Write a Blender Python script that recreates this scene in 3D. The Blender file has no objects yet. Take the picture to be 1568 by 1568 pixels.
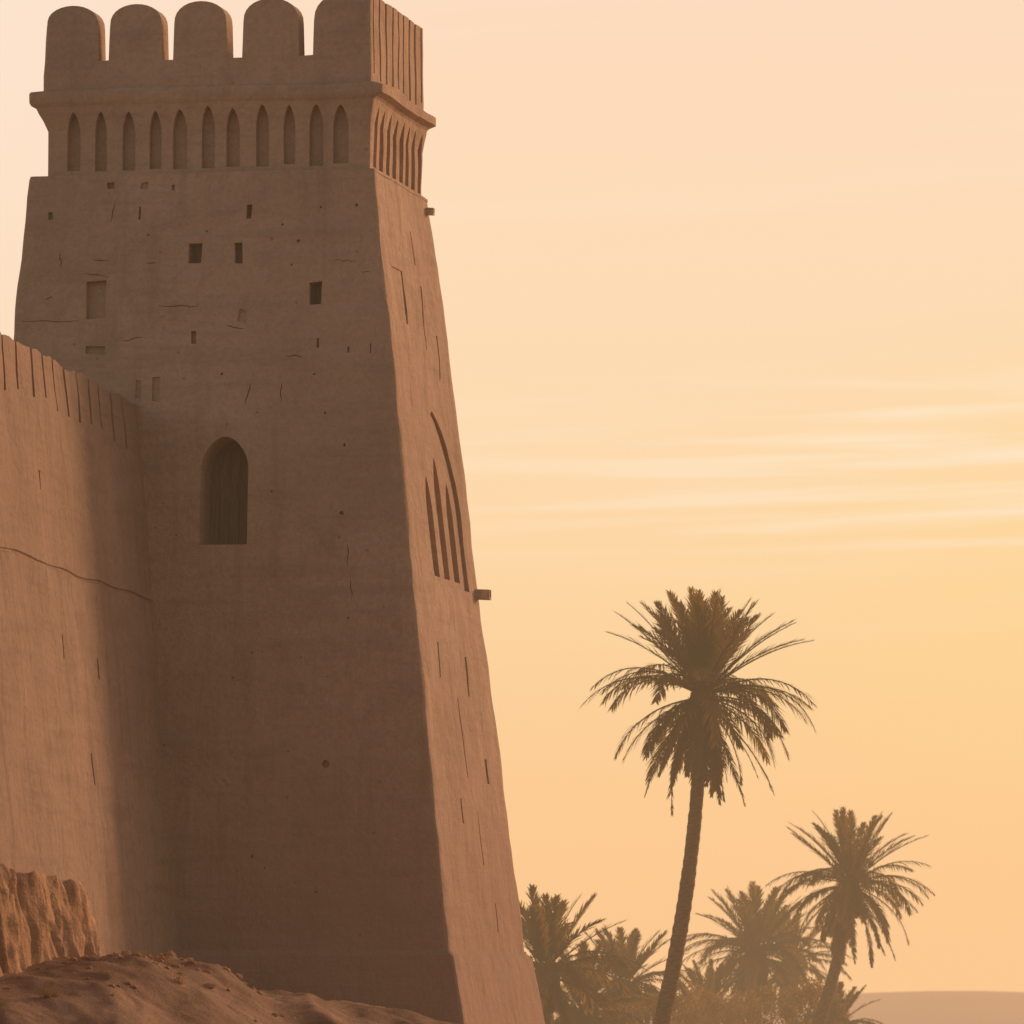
import bpy, bmesh, math, random
from mathutils import Vector, noise
from mathutils.geometry import tessellate_polygon
sc=bpy.context.scene
sc.view_settings.view_transform='Standard'; sc.view_settings.look='None'; sc.view_settings.exposure=0
F=10000.0; CZ=2.0; HV=1556.0
# ---------------------------------------------------------------- camera
cam=bpy.data.cameras.new("camera"); co=bpy.data.objects.new("camera",cam); sc.collection.objects.link(co)
cam.lens=36*F/1568; cam.sensor_width=36; cam.clip_start=1; cam.clip_end=20000
cam.dof.use_dof=True; cam.dof.focus_distance=135; cam.dof.aperture_fstop=3.2
co.location=(0,0,CZ); co.rotation_euler=(math.radians(90)+math.atan((HV-784)/F),0,0)
sc.camera=co
def lin(c):
    out=[]
    for x in c:
        x/=255.0; out.append(x/12.92 if x<=0.04045 else ((x+0.055)/1.055)**2.4)
    return tuple(out)+(1,)
# ---------------------------------------------------------------- sun + sky
SA=math.radians(46); SE=math.radians(11)      # azimuth from +X towards +Y, elevation
sd=Vector((math.cos(SA)*math.cos(SE),math.sin(SA)*math.cos(SE),math.sin(SE)))
sl=bpy.data.lights.new("sun","SUN"); so=bpy.data.objects.new("sun",sl); sc.collection.objects.link(so)
sl.energy=3.1; sl.angle=math.radians(13); sl.color=(1,.60,.34)
so.rotation_euler=sd.to_track_quat('Z','Y').to_euler()
w=bpy.data.worlds.new("World"); sc.world=w; w.use_nodes=True
nt=w.node_tree; N=nt.nodes; L=nt.links; N.clear()
def nd(t,**k):
    n=N.new(t)
    for a,b in k.items(): setattr(n,a,b)
    return n
def M(op,a,b=None,c=None):
    n=N.new('ShaderNodeMath'); n.operation=op
    for i,v in enumerate((a,b,c)):
        if v is None: continue
        if isinstance(v,(int,float)): n.inputs[i].default_value=v
        else: L.new(v,n.inputs[i])
    return n.outputs[0]
def SM(v,a,b,t0=0.0,t1=1.0,kind='SMOOTHSTEP'):
    n=N.new('ShaderNodeMapRange'); n.interpolation_type=kind
    L.new(v,n.inputs[0]); n.inputs[1].default_value=a; n.inputs[2].default_value=b
    n.inputs[3].default_value=t0; n.inputs[4].default_value=t1
    return n.outputs[0]
def MIX(f,a,b,mode='MIX'):
    n=N.new('ShaderNodeMix'); n.data_type='RGBA'; n.blend_type=mode
    for i,v in ((0,f),(6,a),(7,b)):
        if isinstance(v,(int,float,tuple)): n.inputs[i].default_value=v
        else: L.new(v,n.inputs[i])
    return n.outputs[2]
tc=nd('ShaderNodeTexCoord'); sx=nd('ShaderNodeSeparateXYZ'); L.new(tc.outputs['Generated'],sx.inputs[0])
X,Y,Z=sx.outputs
ramp=nd('ShaderNodeValToRGB'); L.new(SM(Z,-.005,.195,kind='LINEAR'),ramp.inputs[0])
cr=ramp.color_ramp
stops=[(0,(252,194,138)),(.10,(252,203,147)),(.22,(252,213,160)),(.34,(253,222,173)),(.48,(254,226,187)),
       (.62,(253,224,192)),(.80,(253,222,196)),(1,(252,223,203))]
cr.elements[0].position=0; cr.elements[0].color=lin(stops[0][1])
cr.elements[1].position=1; cr.elements[1].color=lin(stops[-1][1])
for p,c in stops[1:-1]:
    e=cr.elements.new(p); e.color=lin(c)
col=ramp.outputs[0]
gx=M('SUBTRACT',X,.12); gz=M('SUBTRACT',Z,.048)
dist=M('SQRT',M('ADD',M('MULTIPLY',gx,gx),M('MULTIPLY',M('MULTIPLY',gz,gz),3.0)))
glow=M('MULTIPLY',SM(dist,.13,.0),SM(Y,0,.8))
col=MIX(M('MULTIPLY',glow,.9),col,lin((255,224,148)))
pale=M('MULTIPLY',SM(X,.0,-.09),SM(Z,.05,.14))
col=MIX(M('MULTIPLY',pale,.7),col,lin((253,236,220)))
def streak(sx_,sz_,off,lo,hi):
    cv=nd('ShaderNodeCombineXYZ')
    L.new(M('MULTIPLY',X,sx_),cv.inputs[0]); L.new(M('MULTIPLY',Y,sx_*.5),cv.inputs[1])
    L.new(M('ADD',M('MULTIPLY',M('SUBTRACT',Z,M('MULTIPLY',X,.035)),sz_),off),cv.inputs[2])
    nz=nd('ShaderNodeTexNoise'); nz.inputs['Scale'].default_value=1; nz.inputs['Detail'].default_value=4; nz.inputs['Roughness'].default_value=.5
    nz.inputs['Distortion'].default_value=.35
    L.new(cv.outputs[0],nz.inputs['Vector']); return SM(nz.outputs[0],lo,hi)
band=M('MULTIPLY',SM(Z,.064,.078),SM(Z,.102,.090))
s1=M('MULTIPLY',M('MULTIPLY',streak(14,300,3.3,.42,.66),band),SM(X,-.02,.07,.35,1))
col=MIX(M('MULTIPLY',s1,.9),col,lin((255,244,218)))
s2=M('MULTIPLY',streak(9,110,7.1,.45,.8),SM(Z,.02,.06))
col=MIX(M('MULTIPLY',s2,.22),col,lin((255,234,208)))
sky=nd('ShaderNodeTexSky'); sky.sky_type='NISHITA'; sky.sun_disc=False
sky.sun_elevation=SE; sky.sun_rotation=math.pi/2-SA; sky.dust_density=2.5; sky.air_density=1.0
nb=MIX(1.0,sky.outputs[0],(.185,.135,.105,1),'MULTIPLY')
fac=M('MULTIPLY',SM(Z,.62,.19),SM(Y,-.35,.5))
fin=MIX(fac,nb,col)
bg=nd('ShaderNodeBackground'); L.new(fin,bg.inputs[0]); bg.inputs[1].default_value=1.0
ow=nd('ShaderNodeOutputWorld'); L.new(bg.outputs[0],ow.inputs[0])
# ---------------------------------------------------------------- materials
def newmat(name):
    global nt,N,L
    m=bpy.data.materials.new(name); m.use_nodes=True; nt=m.node_tree; N=nt.nodes; L=nt.links
    b=N['Principled BSDF']; b.inputs['Roughness'].default_value=.95
    b.inputs['Specular IOR Level'].default_value=.1
    return m,b
def NZ(scale,detail=5,rough=.55,vec=None,dist=0):
    n=N.new('ShaderNodeTexNoise'); n.inputs['Scale'].default_value=scale; n.inputs['Detail'].default_value=detail
    n.inputs['Roughness'].default_value=rough; n.inputs['Distortion'].default_value=dist
    if vec is not None: L.new(vec,n.inputs['Vector'])
    return n.outputs[0]
def MAP(vec,sc3):
    n=N.new('ShaderNodeMapping'); L.new(vec,n.inputs[0]); n.inputs['Scale'].default_value=sc3; return n.outputs[0]
def BUMP(h,dist,prev=None,strength=1):
    n=N.new('ShaderNodeBump'); n.inputs['Strength'].default_value=strength; n.inputs['Distance'].default_value=dist
    L.new(h,n.inputs['Height'])
    if prev is not None: L.new(prev,n.inputs['Normal'])
    return n.outputs[0]
def adobe(name,c1,c2,c3,streaks=.5,bs=1.0,low=None):
    m,b=newmat(name); o=N.new('ShaderNodeTexCoord').outputs['Object']
    big=NZ(.22,2,.5,o); med=NZ(1.3,4,.6,o,.4); fine=NZ(9,4,.7,o)
    ver=NZ(1,4,.6,MAP(o,(2.2,2.2,.16))); hor=NZ(1,3,.6,MAP(o,(.35,.35,3.4)))
    c=MIX(SM(big,.35,.65),c1,c2)
    c=MIX(M('MULTIPLY',SM(med,.45,.75),.6),c,c3)
    c=MIX(M('MULTIPLY',SM(ver,.5,.72),streaks),c,tuple(x*.72 for x in c3[:3])+(1,))
    c=MIX(M('MULTIPLY',SM(hor,.48,.70),.28),c,tuple(x*.75 for x in c3[:3])+(1,))
    c=MIX(M('MULTIPLY',SM(fine,.35,.7),.32),c,tuple(x*.6 for x in c1[:3])+(1,))
    if low:    # weaker light towards the foot of the wall, painted into its colour
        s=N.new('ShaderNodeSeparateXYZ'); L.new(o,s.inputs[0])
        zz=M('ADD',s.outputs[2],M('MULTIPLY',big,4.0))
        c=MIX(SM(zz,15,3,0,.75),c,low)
    vo=N.new('ShaderNodeTexVoronoi'); vo.inputs['Scale'].default_value=1.6; L.new(o,vo.inputs['Vector'])
    pit=SM(vo.outputs['Distance'],.0,.07)
    c=MIX(M('MULTIPLY',M('SUBTRACT',1.0,pit),.5),c,tuple(x*.4 for x in c3[:3])+(1,))
    L.new(c,b.inputs['Base Color'])
    h=M('ADD',M('MULTIPLY',med,.08*bs),M('MULTIPLY',ver,.04*bs)); h=M('ADD',h,M('MULTIPLY',fine,.024*bs)); h=M('ADD',h,M('MULTIPLY',pit,.02))
    h=M('ADD',h,M('MULTIPLY',hor,.035*bs))
    L.new(BUMP(h,1.0),b.inputs['Normal']); return m
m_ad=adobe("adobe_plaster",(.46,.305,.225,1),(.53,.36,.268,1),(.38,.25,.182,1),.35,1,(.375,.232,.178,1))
m_wall=adobe("adobe_wall_plaster",(.375,.25,.186,1),(.425,.285,.215,1),(.325,.213,.157,1),.35,1.0)
m_ruin=adobe("ruined_mudbrick",(.50,.29,.17,1),(.56,.33,.2,1),(.38,.21,.13,1),.7,1.5)
def simple(name,c,rough=.9,sc_=6,var=.5,bump=.01,trans=0,tcol=None,vscale=(1,1,1)):
    m,b=newmat(name); o=N.new('ShaderNodeTexCoord').outputs['Object']
    f=NZ(sc_,3,.6,MAP(o,vscale))
    L.new(MIX(SM(f,.3,.7),tuple(x*(1-var) for x in c)+(1,),tuple(x*(1+var) for x in c)+(1,)),b.inputs['Base Color'])
    b.inputs['Roughness'].default_value=rough
    if bump: L.new(BUMP(f,bump),b.inputs['Normal'])
    if trans:
        t=N.new('ShaderNodeBsdfTranslucent'); t.inputs[0].default_value=tcol
        mx=N.new('ShaderNodeMixShader'); mx.inputs[0].default_value=trans
        L.new(b.outputs[0],mx.inputs[1]); L.new(t.outputs[0],mx.inputs[2]); L.new(mx.outputs[0],N['Material Output'].inputs[0])
    return m
m_frond=simple("palm_frond",(.10,.062,.02),.6,2,.4,0,.45,(.33,.19,.04,1))
m_dead=simple("dry_frond",(.12,.062,.03),.9,2,.4,0,.3,(.25,.125,.04,1))
m_trunk=simple("palm_bark",(.16,.085,.05),.95,5,.5,.05,vscale=(1,1,4))
m_bush=simple("shrub_leaves",(.12,.07,.028),.8,1.2,.5,0,.5,(.55,.28,.07,1))
m_opening_shade=simple("painted_opening_shade",(.17,.13,.10),.9,3,.3,.01,vscale=(6,6,.5))  # dark colour stands in for the shade inside the window openings
m_spout=simple("timber_spout",(.5,.38,.26),.8,4,.3,.01)
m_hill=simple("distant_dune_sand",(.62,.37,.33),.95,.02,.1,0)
m_sand,b=newmat("desert_sand"); o=N.new('ShaderNodeTexCoord').outputs['Object']
a_=NZ(.5,4,.6,o); f_=NZ(16,5,.7,o)
wv=N.new('ShaderNodeTexWave'); wv.inputs['Scale'].default_value=1.3; wv.inputs['Distortion'].default_value=8; wv.inputs['Detail'].default_value=3
wv.inputs['Detail Scale'].default_value=.6; L.new(MAP(o,(.35,.8,1.6)),wv.inputs['Vector'])
L.new(MIX(M('MULTIPLY',SM(f_,.3,.7),.3),MIX(SM(a_,.35,.65),(.33,.2,.13,1),(.48,.30,.2,1)),(.22,.135,.09,1)),b.inputs['Base Color'])
h=M('ADD',M('MULTIPLY',a_,.25),M('ADD',M('MULTIPLY',f_,.05),M('MULTIPLY',wv.outputs['Fac'],.04)))
L.new(BUMP(h,1.0),b.inputs['Normal'])
# ---------------------------------------------------------------- helpers
def link(name,verts=None,faces=None,mats=(),bm=None,smooth=True,parent=None,mi=None,ang=28):
    me=bpy.data.meshes.new(name)
    if bm is not None: bm.to_mesh(me); bm.free()
    else: me.from_pydata(verts,[],faces)
    for m in mats: me.materials.append(m)
    if mi: me.polygons.foreach_set('material_index',mi)
    ob=bpy.data.objects.new(name,me); sc.collection.objects.link(ob)
    if smooth:
        me.polygons.foreach_set('use_smooth',[True]*len(me.polygons)); me.set_sharp_from_angle(angle=math.radians(ang))
    if parent: ob.parent=parent
    return ob
def empty(name):
    e=bpy.data.objects.new(name,None); sc.collection.objects.link(e); return e
def boolean(ob,cut):
    n0=len(ob.data.polygons); done=False
    for us in (False,True):
        md=ob.modifiers.new("b",'BOOLEAN'); md.operation='DIFFERENCE'; md.object=cut; md.solver='EXACT'; md.use_self=us
        bpy.context.view_layer.update()
        dg=bpy.context.evaluated_depsgraph_get()
        me=bpy.data.meshes.new_from_object(ob.evaluated_get(dg))
        ob.modifiers.clear()
        if len(me.polygons)>.55*n0: ob.data=me; done=True; break
    print("BOOL",ob.name,n0,len(me.polygons),done)
    bpy.data.objects.remove(cut)
def prism(bm,pts,lo,hi,mp):
    n=len(pts)
    A=[bm.verts.new(mp(a,lo,z)) for a,z in pts]; B=[bm.verts.new(mp(a,hi,z)) for a,z in pts]
    for i in range(n):
        j=(i+1)%n; bm.faces.new((A[i],A[j],B[j],B[i]))
    tri=tessellate_polygon([[Vector((a,z,0)) for a,z in pts]])
    for t in tri:
        bm.faces.new([A[k] for k in t]); bm.faces.new([B[k] for k in reversed(t)])
def finish(bm):
    bmesh.ops.recalc_face_normals(bm,faces=bm.faces)
    return link("cutter",bm=bm,smooth=False)
def rect(a0,a1,z0,z1,j=0.0):
    r=lambda: random.uniform(-j,j)
    return [(a0+r(),z0+r()),(a1+r(),z0+r()),(a1+r(),z1+r()),(a0+r(),z1+r())]
def arch(a0,a1,z0,z1,rise,n=8,pw=1.0):
    c=(a0+a1)/2; h=(a1-a0)/2; p=[(a0,z0),(a1,z0)]
    for i in range(n+1):
        th=math.pi*i/n; x=math.cos(th)
        p.append((c+h*x, z1-rise+rise*(1-abs(x)**(2.0/pw))**(.5*pw)))
    return p
random.seed(7)
# ---------------------------------------------------------------- tower
T=math.radians(11.3); ct,st=math.cos(T),math.sin(T)
C0=Vector((-2.81,130,0)); E1=Vector((-ct,st,0)); E2=Vector((st,ct,0)); Z0=18.82; L1,L2=7.13,5.3
def zfix(z): return z+(.08*(max(z,0)/Z0)**2 if z<=Z0 else .08+.068*(z-Z0))
def tw(p,q,z): return C0+E1*p+E2*q+Vector((0,0,zfix(z)))
def offs(z):
    if z<=Z0:
        d=Z0-z; fl=0.0
        if z<3.3: fl=(3.3-z)*.06+ .10*min(1,(3.3-z)/.12)
        return [.08*d+fl*.6,.05+.116*d+fl,.077*d+fl,.08*d+fl]
    prof=[(18.821,-.02),(18.87,-.05),(18.875,-1),(19.75,-1),(19.95,-.72),(20.1,-.45),(20.2,-.32),(20.245,.0),(20.3,.16),(20.46,.16),(20.5,.05),(20.53,-.75),(22.3,-1)]
    k=prof[-1][1]
    for (za,ka),(zb,kb) in zip(prof,prof[1:]):
        if za<=z<=zb: k=ka+(kb-ka)*(z-za)/(zb-za); break
    return [ .10*k , .06+.12*k if k<0 else .06+.9*k, .36*k if k<0 else -.02+.2*k, .12*k]
def ringpts(l1,l2,f,r,l,b,cr,step):
    p0,p1,q0,q1=-r,l1+l,-f,l2+b; out=[]
    def side(ax,ay,bx,by):
        n=max(2,int(round(step)))
        for i in range(n+1): out.append((ax+(bx-ax)*i/n,ay+(by-ay)*i/n))
    def cor(cx,cy,a0):
        for i in (1,2): 
            a=a0+math.pi/2*i/3; out.append((cx+cr*math.cos(a),cy+cr*math.sin(a)))
    side(p0+cr,q0,p1-cr,q0); cor(p1-cr,q0+cr,-math.pi/2)
    side(p1,q0+cr,p1,q1-cr); cor(p1-cr,q1-cr,0)
    side(p1-cr,q1,p0+cr,q1); cor(p0+cr,q1-cr,math.pi/2)
    side(p0,q1-cr,p0,q0+cr); cor(p0+cr,q0+cr,math.pi)
    return out
levels=[-.8+i*.25 for i in range(0,80) if -.8+i*.25<18.7]+[3.18,3.3,Z0,18.821,18.87,18.875,19.1,19.35,19.6,19.75,19.95,20.1,20.2,20.245,20.3,20.46,20.5,20.53,20.8,21.1,21.4,21.7,22.0,22.22]
levels=sorted(set(levels))
bm=bmesh.new(); prev=None; first=None
for z in levels:
    f,r,l,b_=offs(z); pts=ringpts(L1,L2,f,r,l,b_,.09,30)
    ring=[]
    cx,cy=L1/2,L2/2
    for p,q in pts:
        v=tw(p,q,z)
        d=Vector(((p-cx)/L1,(q-cy)/L2)); 
        n=noise.noise(v*.45)*.05+noise.noise(v*1.7+Vector((9,3,1)))*.03
        dx=math.copysign(1,d.x) if abs(d.x)>=abs(d.y)-.02 else 0; dy=math.copysign(1,d.y) if abs(d.y)>=abs(d.x)-.02 else 0
        if z>Z0: n*=.7
        zz=noise.noise(Vector((p*.5,q*.5,z*.3+5)))*.03 if z<22.1 else noise.noise(Vector((p,q,4)))*.03
        ring.append(bm.verts.new(tw(p+dx*n,q+dy*n,z+ (zz if z>18.5 else 0))))
    if prev:
        m=len(ring)
        for i in range(m):
            j=(i+1)%m; bm.faces.new((prev[i],prev[j],ring[j],ring[i]))
    else: first=ring
    prev=ring
bm.faces.new(prev); bm.faces.new(list(reversed(first)))
bmesh.ops.recalc_face_normals(bm,faces=bm.faces)
tower=empty("desert_fort_tower")
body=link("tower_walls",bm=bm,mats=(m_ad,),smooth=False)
def fr(u,v):      # survey: measurement in the photograph -> metres on the front wall plane
    a=3.;z=10.
    for _ in range(6):
        f=offs(min(z,Z0))[0] if z<Z0 else -.05
        Yd=130+.196*a-.98*f; Xx=(u-784)*Yd/F; a=(-2.81-Xx-st*f)/ct; z=CZ+(HV-v)*Yd/F
    return a,z
mpF=lambda a,d,z: tw(a,d,z)
mpR=lambda a,d,z: tw(d,a,z)
def oz(z,k): 
    z=min(z,Z0); return offs(z)[k]
mpFs=lambda a,d,z: tw(a,d-oz(z,0),z)      # depth measured from the battered face
mpRs=lambda a,d,z: tw(d-oz(z,1),a,z)
mer=[(1.22,1.55),(2.68,3.03),(4.12,4.38),(5.46,5.70)]
ZG=21.07; ZS=21.72; ZT=22.16
def dome(a0,a1):
    c=(a0+a1)/2; h=(a1-a0)/2; o=[]; k=random.uniform(-.03,.02)
    for i in range(0,15):
        th=math.pi*(1-i/14); o.append((c+h*math.cos(th), ZS+(ZT+k-ZS)*math.sin(th)**.8))
    return o
low=[(.45,22.4)]
for i in range(0,7):
    th=math.pi/2*(1-i/6); low.append((.70+.52*math.cos(th),ZS+(22.2-ZS)*math.sin(th)**.85))
edges=mer+[(6.80,None)]
for k,(a,b2) in enumerate(mer):
    zg=ZG+random.uniform(-.03,.03)
    low.append((a+.02,zg)); low.append((b2-.02,zg+random.uniform(-.02,.02)))
    low+=dome(b2,edges[k+1][0])
low+=[(6.83,21.4),(8.2,21.4)]
poly=[(.45,24)]+low+[(8.2,24)]
bm=bmesh.new(); prism(bm,poly,-1.5,9,mpF); boolean(body,finish(bm))
bm=bmesh.new(); prism(bm,rect(.62,8.4,21.02,24.5),.62,9,mpF); boolean(body,finish(bm))
bm=bmesh.new()
for i in range(9):
    q=.32+i*.57+random.uniform(-.03,.03); prism(bm,rect(q,q+random.uniform(.10,.15),20.62+random.uniform(0,.12),22.6,.015),-.6,.10,mpR)
for i in range(11):
    c=(568-(108+i*41.3))*.01345+random.uniform(-.03,.03); wd=.145+random.uniform(-.025,.02)
    prism(bm,arch(c-wd,c+wd,18.95+random.uniform(0,.05),20.13+random.uniform(-.05,.03),.42,8,1.25),-.6,.30,mpF)
for i in range(8):
    q=.45+i*.60+random.uniform(-.02,.02); prism(bm,arch(q,q+.33,18.95,20.12,.45,8,1.5),-.8,.24,mpR)
boolean(body,finish(bm))
bm=bmesh.new()
shade_panels=[]
def win(u0,u1,v0,v1,depth,j=.02,shade_panel=False):
    a0,zt=fr(u1,v0); a1,zb=fr(u0,v1)
    prism(bm,rect(a0,a1,zb,zt,min(j,(a1-a0)*.2)),-1,depth,mpFs)
    if shade_panel: shade_panels.append((a0-.04,a1+.04,zb-.04,zt+.04,depth-.03))
for wdef in [(286,307,373,406,.34,.02,True),(356,368,374,404,.25,.02,True),(374,383,314,336,.2,.01,True),(472,492,433,469,.34,.02,True),
             (128,160,432,490,.2),(209,212,318,338,.15,.01),(128,158,531,545,.10),(484,487,520,535,.15,.005),(290,298,508,528,.12,.03),
             (160,172,280,290,.15),(68,77,325,338,.12),(205,214,584,612,.05),(230,243,580,617,.06),(531,534,533,542,.1,.01),(212,225,281,292,.06,.03),
             (259,264,284,292,.08,.02),(362,378,476,494,.05,.05),(566,568,528,543,.05,.01)]:
    win(*wdef)
a0,zt=fr(380,670); a1,zb=fr(304,837)
prism(bm,arch(a0,a1,zb,zt,.66,16,1.12),-1,.9,mpFs)
shade_panels.append((a0-.04,a1+.04,zb-.04,zt-.02,.86))
boolean(body,finish(bm))
pits=[(523,788,4),(643,1328,4),(455,370,3),(224,361,2),(313,355,2),(602,918,4),(581,845,4),(548,625,3),(499,1172,6),(338,575,2),(552,468,2),(489,318,2),(544,315,3),(430,345,2),(480,575,2),(444,407,2)]
for i in range(26): pits.append((random.uniform(230,600),random.uniform(620,1380),random.uniform(1.2,2.6)))
bm=bmesh.new()
for u,v,s in pits:
    a,z=fr(u,v); 
    if not (.25<a<6.9) or (290<u<395 and 650<v<850): continue
    h=[(a+s*.0135*random.uniform(.6,1.2)*math.cos(k*math.pi/3),z+s*.0135*random.uniform(.6,1.2)*math.sin(k*math.pi/3)) for k in range(6)]
    prism(bm,h,-1,.10,mpFs)
boolean(body,finish(bm))
bm=bmesh.new()
def crack(u0,v0,u1,v1,wd=.011,dep=.05):
    n=5; A=[];B=[]
    (x0,z0),(x1,z1)=fr(u0,v0),fr(u1,v1); dx,dz=x1-x0,z1-z0; ln=math.hypot(dx,dz); nx,nz=-dz/ln,dx/ln
    for i in range(n+1):
        t=i/n; o=random.uniform(-.02,.02) if 0<i<n else 0; ww_=wd*(.35+math.sin(math.pi*t)*.8)
        A.append((x0+dx*t+nx*(o+ww_),z0+dz*t+nz*(o+ww_))); B.append((x0+dx*t+nx*(o-ww_),z0+dz*t+nz*(o-ww_)))
    prism(bm,A+B[::-1],-1,dep,mpFs)
for c in [(183,524,215,519),(510,400,543,401),(436,547,463,547),(140,400,160,401),(531,835,533,870),(88,388,89,412),(430,588,429,618),
          (383,588,374,622),(344,501,372,505),(222,404,236,405),(536,890,538,920),(127,420,162,427),(30,494,118,493),(552,417,568,419),(172,312,165,342),(66,461,76,455),(240,470,300,471)]:
    crack(*c)
boolean(body,finish(bm))
bm=bmesh.new()
prism(bm,arch(1.5,4.9,10.7,14.3,1.9,14,1.35),-1,.08,mpRs)
prism(bm,rect(.7,1.7,15.9,17.0,.02),-1,.03,mpRs)
for q,z,h,wd in [(3.2,16.2,1.3,.05),(4.3,15.5,.9,.07),(1.0,9.1,.7,.06),(2.4,7.6,1.6,.05),(3.5,8.9,.8,.08),(1.4,6.1,.5,.08),(3.1,5.6,1.1,.05),(4.5,7.0,.5,.1),(3.9,4.0,.6,.06),(2.9,17.6,.7,.05)]:
    prism(bm,rect(q,q+wd*1.6,z-h/2,z+h/2,.015),-1,.04,mpRs)
boolean(body,finish(bm))
bm=bmesh.new()
for q in (1.85,2.85,3.85):
    prism(bm,arch(q,q+.55,10.85,12.9+(.45 if q==2.85 else 0),.7,8,1.4),-1,.24,mpRs)
boolean(body,finish(bm))
me=body.data
if not me.materials: me.materials.append(m_ad)
me.polygons.foreach_set('use_smooth',[True]*len(me.polygons)); me.set_sharp_from_angle(angle=math.radians(24))
body.parent=tower
for i,(a0,a1,zb,zt,q) in enumerate(shade_panels):  # dark panels added at the recess backs to paint in the interior shade
    bm=bmesh.new(); n=3 if a1-a0<.6 else 5
    for k in range(n):
        x0=a0+(a1-a0)*k/n; x1=a0+(a1-a0)*(k+1)/n-.012
        prism(bm,rect(x0,x1,zb,zt),q,q+.06+.006*(k%2),mpFs)
    bmesh.ops.recalc_face_normals(bm,faces=bm.faces)
    link("opening_shade_panel_%d"%(i+1),bm=bm,mats=(m_opening_shade,),smooth=False,parent=tower)
def spout(name,q,z,lenx,r=.09):
    bm=bmesh.new(); p=-offs(z)[1]
    sec=[(-r,-r),(r,-r),(r,r*1.1),(r*.7,r*1.1),(r*.6,-r*.4),(-r*.6,-r*.4),(-r*.7,r*1.1),(-r,r*1.1)]
    A=[bm.verts.new(tw(p+.4,q+a,z+b)) for a,b in sec]; B=[bm.verts.new(tw(p-lenx,q+a,z+b-.03)) for a,b in sec]
    for i in range(8):
        j=(i+1)%8; bm.faces.new((A[i],A[j],B[j],B[i]))
    bm.faces.new(A); bm.faces.new(B[::-1]); bmesh.ops.recalc_face_normals(bm,faces=bm.faces)
    link(name,bm=bm,mats=(m_spout,),smooth=False,parent=tower)
spout("upper_water_spout",5.0,18.62,.14,.07)
spout("lower_water_spout",5.7,10.72,.28,.10)
# ---------------------------------------------------------------- curtain wall
WD=Vector((-.12,-.9928,0)); WN=Vector((.9928,-.12,0)); W0=Vector((-7.66,129.6,0))
ZW=14.25
def ww(s,n,z): return W0+WD*s+WN*n+Vector((0,0,z))
bm=bmesh.new(); prev=None
lv=[-.6+i*.35 for i in range(0,31)]+[10.1,10.2,10.22,10.26,10.28,10.6,11,11.4,11.8,12.2,12.6,13.0,13.3,13.7,14.0,ZW]
lv=sorted(set(round(x,3) for x in lv if x<=ZW))
S=[-2.0+i*.3 for i in range(0,108)]
for z in lv:
    n0=.1*(ZW-z)+(.015 if z<=10.21 else (-.035 if z<10.27 else 0)); ring=[]
    for side in (0,1):
        for s in (S if side==0 else S[::-1]):
            v=ww(s,n0 if side==0 else -1.8-.1*(ZW-z),z)
            d=noise.noise(v*.5)*.07+noise.noise(v*1.6)*.035
            top=(Vector((0,0,noise.noise(Vector((s*.7,side,3)))*.10+noise.noise(Vector((s*2.5,side,8)))*.06)) if z==ZW else Vector())
            if 10.15<z<10.4: top=Vector((0,0,noise.noise(Vector((s*.35,side,5)))*.10))
            ring.append(bm.verts.new(v+WN*(d if side==0 else -d)+top))
    if prev:
        for i in range(len(ring)):
            j=(i+1)%len(ring); bm.faces.new((prev[i],prev[j],ring[j],ring[i]))
    else: bm.faces.new(ring[::-1])
    prev=ring
k=len(S)
for i in range(k-1): bm.faces.new((prev[i],prev[i+1],prev[2*k-2-i],prev[2*k-1-i]))
bmesh.ops.recalc_face_normals(bm,faces=bm.faces)
wall=link("fortress_wall",bm=bm,mats=(m_wall,),smooth=False)
bm=bmesh.new(); mpW=lambda a,d,z: ww(a,d,z)
for i in range(22):
    s=.75+i*1.18+random.uniform(-.08,.08); dp=.95+random.uniform(-.12,.14)
    prism(bm,rect(s,s+.15,ZW-dp,ZW+.6,.02),-.30,.8,mpW)
for s,z,h,n in [(9.6,9.0,.45,1),(6.2,8.75,.4,1),(7.6,6.9,.6,1),(10.2,12.0,.35,1)]:
    prism(bm,rect(s,s+.10,z-h,z,.03),-.12+.1*(ZW-z),3,mpW)
boolean(wall,finish(bm))
wall.data.polygons.foreach_set('use_smooth',[True]*len(wall.data.polygons)); wall.data.set_sharp_from_angle(angle=math.radians(24))
# ---------------------------------------------------------------- ruined stub
RD=Vector((.26,.966,0)); RN=Vector((.966,-.26,0)); R0=Vector((-7.35,113.2,0))
bm=bmesh.new(); prev=None
nl=30
for i in range(nl+1):
    t=i/nl; ring=[]
    path=[]
    for k in range(121): path.append((-9*(1-k/120),0,RN))
    for k in range(1,16): path.append((0,-1.9*k/16,RD))
    for k in range(121): path.append((-9*k/120,-1.9,-RN))
    for s,n,nn in path:
        top=4.27-.05*s+noise.noise(Vector((s*1.6,n,7)))*.14+noise.noise(Vector((s*5,n*3,2)))*.09
        z=.2+(top-.2)*t
        base=R0+RD*s+RN*n
        fl=noise.noise(Vector((s*1.8+n*2,z*.35,1)))*.2+noise.noise(Vector((s*5,n*8,z*1.6)))*.11+noise.noise(Vector((s*9,n*9,z*5)))*.05
        ring.append(bm.verts.new(base+nn*(fl+(top-z)*.2-(.05 if t>.97 else 0))+Vector((0,0,z))))
    if prev:
        for k in range(len(ring)):
            j=(k+1)%len(ring); bm.faces.new((prev[k],prev[j],ring[j],ring[k]))
    prev=ring
bm.faces.new(prev); bmesh.ops.recalc_face_normals(bm,faces=bm.faces)
link("ruined_wall",bm=bm,mats=(m_ruin,),ang=60)
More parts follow.
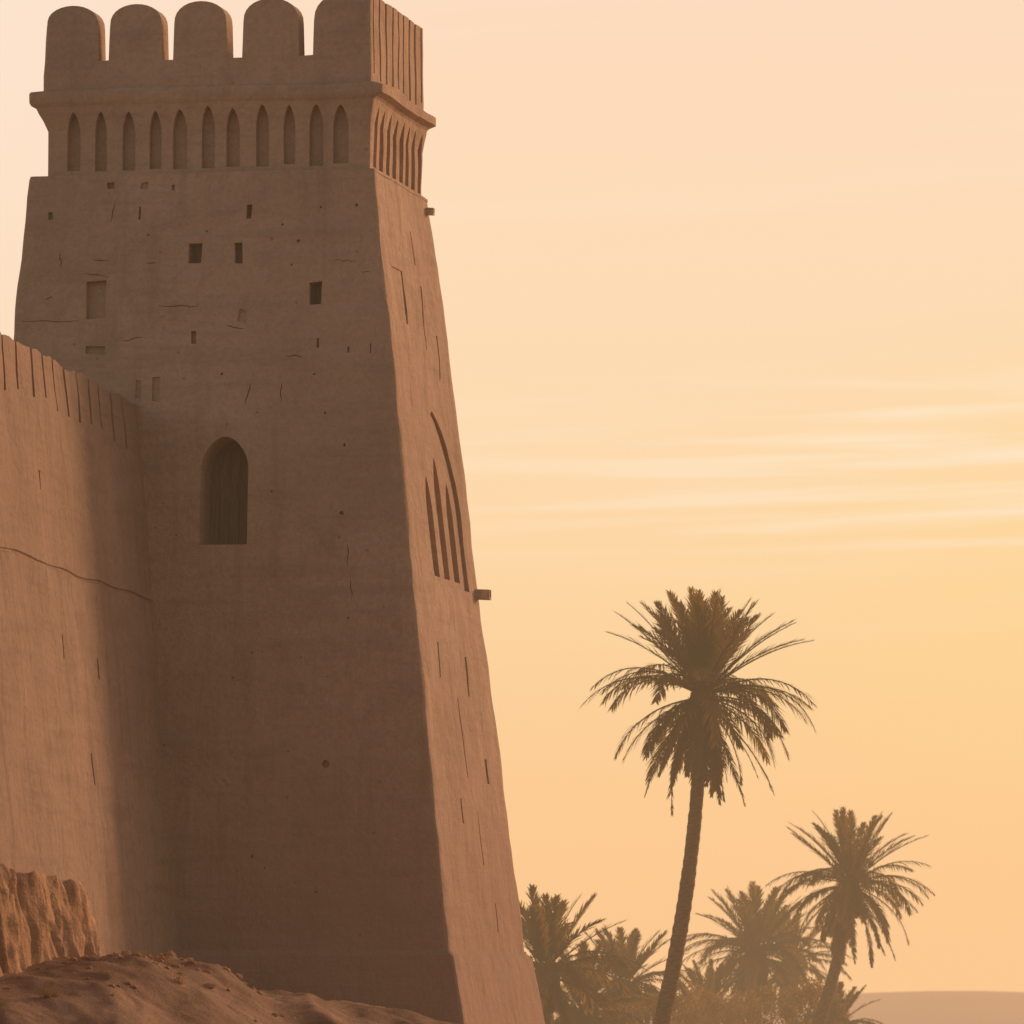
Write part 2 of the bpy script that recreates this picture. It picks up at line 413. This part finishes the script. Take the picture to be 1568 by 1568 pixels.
# ---------------------------------------------------------------- ground
def sstep(t): t=max(0,min(1,t)); return t*t*(3-2*t)
TB=[(-60,0),(-30,2.6),(-12,3.0),(-8.9,2.95),(-8,2.95),(-6.6,3.0),(-6.0,3.0),(-5.24,2.84),(-4.3,2.52),(-3.1,2.22),(-1.58,1.95),(0,1.6),(3,.9),(8,.3),(20,0)]
def crest(x):
    if x<=TB[0][0] or x>=TB[-1][0]: return 0
    for (a,ha),(b,hb) in zip(TB,TB[1:]):
        if a<=x<=b: return ha+(hb-ha)*(x-a)/(b-a)
def gh(x,y):
    c=crest(x); yc=111+6*sstep((x+8)/5)
    g=sstep((y-yc+16)/16) if y<yc else 1-.3*sstep((y-yc)/12)-.7*sstep((y-132)/30)
    h=c*g
    v=Vector((x,y,0)); k=min(1,c/1.5)*(1 if 96<y<135 else .3)
    rid=1-abs(noise.noise(Vector((x*.45+y*.16,y*.10-x*.1,6))))*2.2
    h+=k*(rid*.20-.13+noise.noise(Vector((x*.5+y*.25,y*.28,1)))*.12+noise.noise(v*1.3)*.09+noise.noise(v*4.5)*.035)
    if y>300: h+=noise.noise(Vector((x*.01,y*.01,4)))*.5
    return h
def axis(a,b,st_,far):
    o=[a+i*st_ for i in range(int((b-a)/st_)+1)]
    x=st_; p=o[-1]
    while p<far[1]: x*=1.35; p+=x; o.append(p)
    x=st_; p=o[0]
    while p>far[0]: x*=1.35; p-=x; o.insert(0,p)
    return o
xs=axis(-12,2,.08,(-6000,6000)); ys=axis(98,122,.12,(-3000,9000))
V=[(x,y,gh(x,y)) for y in ys for x in xs]; nx=len(xs)
Fc=[(j*nx+i,j*nx+i+1,(j+1)*nx+i+1,(j+1)*nx+i) for j in range(len(ys)-1) for i in range(nx-1)]
link("desert_ground",V,Fc,(m_sand,),ang=180)
rnd=random.Random(21); bm=bmesh.new()
for i in range(170):
    if i<110: x=rnd.uniform(-7.6,-4.6); y=111+6*sstep((x+8)/5)+rnd.gauss(0,.8)
    else: x=rnd.uniform(-9,-3); y=rnd.uniform(106,117)
    s=rnd.uniform(.02,.08)*(1.6 if rnd.random()<.12 else 1); c=Vector((x,y,gh(x,y)+s*.1))
    r=bmesh.ops.create_icosphere(bm,subdivisions=1,radius=s)
    sc3=Vector((rnd.uniform(.8,1.4),rnd.uniform(.8,1.4),rnd.uniform(.5,.9)))
    for v in r['verts']: v.co=Vector((v.co.x*sc3.x,v.co.y*sc3.y,v.co.z*sc3.z))*rnd.uniform(.75,1.25)+c
link("mudbrick_rubble",bm=bm,mats=(m_ruin,),smooth=False)
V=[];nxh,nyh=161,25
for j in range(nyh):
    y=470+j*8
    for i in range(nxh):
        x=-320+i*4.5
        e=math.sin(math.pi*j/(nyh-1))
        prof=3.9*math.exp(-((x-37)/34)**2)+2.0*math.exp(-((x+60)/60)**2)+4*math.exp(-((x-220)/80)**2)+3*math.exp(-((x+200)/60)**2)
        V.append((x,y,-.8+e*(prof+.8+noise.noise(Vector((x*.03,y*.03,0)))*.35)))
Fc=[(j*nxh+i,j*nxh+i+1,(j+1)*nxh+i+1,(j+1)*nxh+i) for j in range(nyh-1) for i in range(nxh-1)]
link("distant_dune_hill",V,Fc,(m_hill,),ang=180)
# ---------------------------------------------------------------- palms
class MB:
    def __init__(s): s.v=[];s.f=[];s.m=[]
    def face(s,pts,mi):
        b=len(s.v); s.v+= [tuple(p) for p in pts]; s.f.append(tuple(range(b,b+len(pts)))); s.m.append(mi)
    def tube(s,P,R,n,mi):
        b=len(s.v)
        for k,(p,r) in enumerate(zip(P,R)):
            t=(P[min(k+1,len(P)-1)]-P[max(k-1,0)]).normalized(); a=t.orthogonal().normalized()
            if abs(t.z)>.5: a=(Vector((1,0,0))-t*t.x).normalized()
            c=t.cross(a)
            for i in range(n):
                th=2*math.pi*i/n; s.v.append(tuple(p+(a*math.cos(th)+c*math.sin(th))*r))
        for k in range(len(P)-1):
            for i in range(n):
                j=(i+1)%n; s.f.append((b+k*n+i,b+k*n+j,b+(k+1)*n+j,b+(k+1)*n+i)); s.m.append(mi)
def frond(mb,o,az,el,Ln,droop,ll0,rnd,mi=0,nl=42,start=.14,lw=.03,sag=.25,fwd=.75):
    n=12; h=Vector((math.cos(az),math.sin(az),0)); P=[o.copy()]; Tn=[]
    side=Vector((-h.y,h.x,0)); twist=rnd.uniform(-.8,.8)
    for i in range(n):
        t=(i+.5)/n; a=el-droop*t**1.35
        d=(h*math.cos(a)+Vector((0,0,math.sin(a)))+side*twist*.18*t).normalized(); Tn.append(d); P.append(P[-1]+d*Ln/n)
    Tn.append(Tn[-1])
    mb.tube(P,[.035*Ln/3.5*(1-.85*i/n)+.004 for i in range(n+1)],3,mi)
    up0=Vector((0,0,1))
    for k in range(nl):
        t=start+(1-start)*(k+.5)/nl; x=t*n; i=min(int(x),n-1); fx=x-i
        p=P[i].lerp(P[i+1],fx); d=Tn[i].lerp(Tn[min(i+1,n)],fx).normalized()
        sd_=d.cross(up0)
        sd_=sd_.normalized() if sd_.length>.05 else side
        up=sd_.cross(d)
        env=(math.sin(math.pi*min(1,.18+.80*(t-start)/(1-start))))**.55
        for sg in (-1,1):
            if rnd.random()<.05: continue
            L_=ll0*env*rnd.uniform(.65,1.15); fw=fwd+.9*t
            dr=(d*fw+sd_*sg*rnd.uniform(.65,1.05)+up*rnd.uniform(.0,.5)-up0*sag*rnd.uniform(.3,1.3)).normalized()
            mid=p+dr*L_*.5; tip=p+dr*L_-up0*L_*sag*.45
            wv2=dr.cross(up).normalized()*lw*.5
            mb.face((p-wv2*.6,p+wv2*.6,mid+wv2,mid-wv2),mi); mb.face((mid-wv2,mid+wv2,tip),mi)
def palm(name,base,top,R,seed,up=26,mid=26,low=16,skirt=16,r0=.27,r1=.2,ll=.55,bend=.0,nl=40,lw=.034,boot=True):
    rnd=random.Random(seed); mb=MB(); base=Vector(base); top=Vector(top)
    P=[];Rr=[];n=70
    for i in range(n+1):
        t=i/n; p=base.lerp(top,t); p.x+=bend*math.sin(math.pi*t)+ (top.x-base.x)*(.10*math.sin(math.pi*t))
        P.append(p); r=r0+(r1-r0)*t+ (.25*r0*max(0,1-t*12)); r*=1+(.05 if i%2 else -.03)+rnd.uniform(-.03,.03)
        Rr.append(r)
    mb.tube(P,Rr,12,2)
    hb=R*.40
    if boot:
        Pb=[];Rb=[]
        for i in range(14):
            t=i/13; Pb.append(top+Vector((-(top.x-base.x)*.04*(1-t),0,-hb+t*(hb+.25)))); Rb.append((r1*1.05+R*.09*math.sin(math.pi*min(1,t*.75+.12)))*(1+rnd.uniform(-.08,.08)))
        Rb[0]=r1*.9; Rb[-1]=.06
        mb.tube(Pb,Rb,12,1)
        for i in range(110):
            t=rnd.random(); az=rnd.uniform(0,6.283); h=Vector((math.cos(az),math.sin(az),0))
            p=top+Vector((0,0,-hb*t))+h*(r1+R*.04); q=p+h*.16+Vector((0,0,.22)); s=Vector((-h.y,h.x,0))*.05
            mb.face((p-s,p+s,q+s*.5,q-s*.5),1)
    ga=2.39996
    c=top+Vector((0,0,.1))
    def oo(az,k,zz): return c+Vector((math.cos(az),math.sin(az),0))*k+Vector((0,0,zz))
    for i in range(up):
        fq=(i+.5)/up
        az=i*ga+rnd.uniform(-.3,.3); el=math.radians(40+46*fq**1.25+rnd.uniform(-4,4)); frond(mb,oo(az,.08,.05),az,el,R*(1.08-.16*fq)*rnd.uniform(.93,1.03),rnd.uniform(.15,.6),ll*.9,rnd,0,nl,lw=lw,sag=.10,fwd=1.0)
    for i in range(mid):
        az=i*ga+1+rnd.uniform(-.3,.3); el=math.radians(rnd.uniform(8,42)); frond(mb,oo(az,.12,-.02),az,el,R*rnd.uniform(1.0,1.2),rnd.uniform(.95,1.7),ll,rnd,0,nl,lw=lw,sag=.45)
    for i in range(low):
        az=i*ga+2+rnd.uniform(-.3,.3); el=math.radians(rnd.uniform(-25,5)); frond(mb,oo(az,.15,-.12),az,el,R*rnd.uniform(.88,1.08),rnd.uniform(.8,1.3),ll*.85,rnd,0,nl,lw=lw,sag=.5)
    for i in range(skirt):
        az=i*ga+3+rnd.uniform(-.3,.3); el=math.radians(rnd.uniform(-68,-42)); frond(mb,oo(az,.15,-.3),az,el,R*rnd.uniform(.65,1.02),rnd.uniform(.3,.7),ll*.55,rnd,1,nl,lw=lw,sag=.3)
    return link(name,mb.v,mb.f,(m_frond,m_dead,m_trunk),mi=mb.m,ang=50)
palm("date_palm",(3.75,185,-.2),(5.42,185,11.0),3.2,11,up=44,mid=22,low=15,skirt=24,r0=.25,r1=.165,ll=.72,bend=.16,lw=.048)
palm("date_palm",(9.75,225,-.2),(11.65,225,6.45),2.8,23,up=24,mid=22,low=15,skirt=10,r0=.24,r1=.17,ll=.6,bend=.08,lw=.048)
palm("date_palm",(.9,200,-.2),(1.0,200,3.2),2.8,31,up=16,mid=18,low=10,skirt=4,r0=.3,r1=.25,ll=.72,lw=.06)
palm("date_palm",(4.0,228,-.2),(3.9,228,2.9),2.4,37,up=18,mid=22,low=10,skirt=4,r0=.3,r1=.25,ll=.6,lw=.055)
palm("date_palm",(9.2,250,-.2),(9.3,250,4.3),2.9,41,up=22,mid=26,low=12,skirt=6,r0=.3,r1=.25,ll=.66,lw=.06)
palm("date_palm",(11.3,262,-.2),(11.1,262,4.0),2.5,43,up=18,mid=20,low=10,skirt=6,r0=.3,r1=.22,ll=.55,lw=.05)
palm("date_palm",(2.2,212,-.2),(2.3,212,2.0),2.5,47,up=18,mid=22,low=8,skirt=0,r0=.3,r1=.25,ll=.65,lw=.06)
palm("date_palm",(7.4,245,-.2),(7.3,245,2.0),2.2,53,up=16,mid=18,low=6,skirt=0,r0=.3,r1=.25,ll=.5,lw=.05)
palm("date_palm",(12.0,240,-.2),(11.9,240,1.5),1.8,59,up=12,mid=18,low=6,skirt=0,r0=.28,r1=.22,ll=.5,lw=.05)
# ---------------------------------------------------------------- undergrowth
def shrubs(name,cl,seed,n,ls):
    rnd=random.Random(seed); mb=MB()
    for cx,cy,cz,r in cl:
        sub=[(Vector((rnd.gauss(0,.45),rnd.gauss(0,.45),rnd.uniform(-.5,.8)))*r,r*rnd.uniform(.18,.42)) for _ in range(12)]
        root=Vector((cx,cy,0))
        for s,rr in sub:
            mb.tube([root,Vector((cx,cy,cz*.5))+s*.4,Vector((cx,cy,cz))+s],[.05,.03,.01],4,1)
        for _ in range(n):
            s,rr=rnd.choice(sub); d=Vector((rnd.gauss(0,1),rnd.gauss(0,1),rnd.gauss(0,1))).normalized()
            p=Vector((cx,cy,cz))+s+d*rr*rnd.random()**.5
            a=(d+Vector((rnd.gauss(0,.6),rnd.gauss(0,.6),rnd.gauss(0,.6)))).normalized(); b=a.orthogonal().normalized()*ls*.35
            l=a*ls*rnd.uniform(.6,1.5); mb.face((p,p+l*.5+b,p+l,p+l*.5-b),0)
    return link(name,mb.v,mb.f,(m_bush,m_trunk),mi=mb.m,smooth=False)
shrubs("desert_undergrowth",[(6.3,235,1.8,1.3),(7.6,240,2.0,1.3),(8.6,238,1.9,1.3),(10.3,236,2.0,1.3),(5.4,228,1.8,1.3),(1.6,218,1.5,1.5),(3.0,220,1.5,1.4),(11.6,239,2.1,1.1),(4.6,222,1.6,1.2)],5,2600,.10)
mb=MB(); rnd=random.Random(9)
for u,yy,hh in [(75,106,.28),(84,106.2,.2),(262,115.5,.22),(335,116.6,.16),(318,116.4,.12),(275,110,.16),(190,113.5,.12),(205,113.6,.1),(222,114,.14)]:
    x=(u-784)*yy/F; z=gh(x,yy)
    for _ in range(70):
        az=rnd.uniform(0,6.28); d=Vector((math.cos(az),math.sin(az),rnd.uniform(.6,3))).normalized(); p=Vector((x+rnd.gauss(0,.04),yy+rnd.gauss(0,.04),z-.02)); s=Vector((-d.y,d.x,0))*.008
        l=d*hh*rnd.uniform(.5,1.1); mb.face((p-s,p+s,p+l),0)
        q=p+l; mb.face((q-s*2,q+s*2,q+Vector((0,0,.03))),0)
m_tuft=simple("dry_grass",(.42,.3,.18),.9,3,.3,0,.3,(.4,.25,.12,1))
link("dry_grass_tufts",mb.v,mb.f,(m_tuft,),smooth=False)
# ---------------------------------------------------------------- haze
mh=bpy.data.materials.new("evening_haze"); mh.use_nodes=True; nt=mh.node_tree; N=nt.nodes; L=nt.links; N.clear()
SG=.0016
ab=N.new('ShaderNodeVolumeAbsorption'); ab.inputs[0].default_value=(0,0,0,1); ab.inputs[1].default_value=SG
em=N.new('ShaderNodeEmission'); em.inputs[0].default_value=lin((253,201,146)); em.inputs[1].default_value=SG
ad=N.new('ShaderNodeAddShader'); L.new(ab.outputs[0],ad.inputs[0]); L.new(em.outputs[0],ad.inputs[1])
om=N.new('ShaderNodeOutputMaterial'); L.new(ad.outputs[0],om.inputs['Volume'])
bm=bmesh.new(); bmesh.ops.create_cube(bm,size=1)
for v in bm.verts: v.co=Vector((v.co.x*3000,1608+v.co.y*3000,14+v.co.z*40))
link("haze",bm=bm,mats=(mh,),smooth=False)
assert len(body.data.polygons)>6000
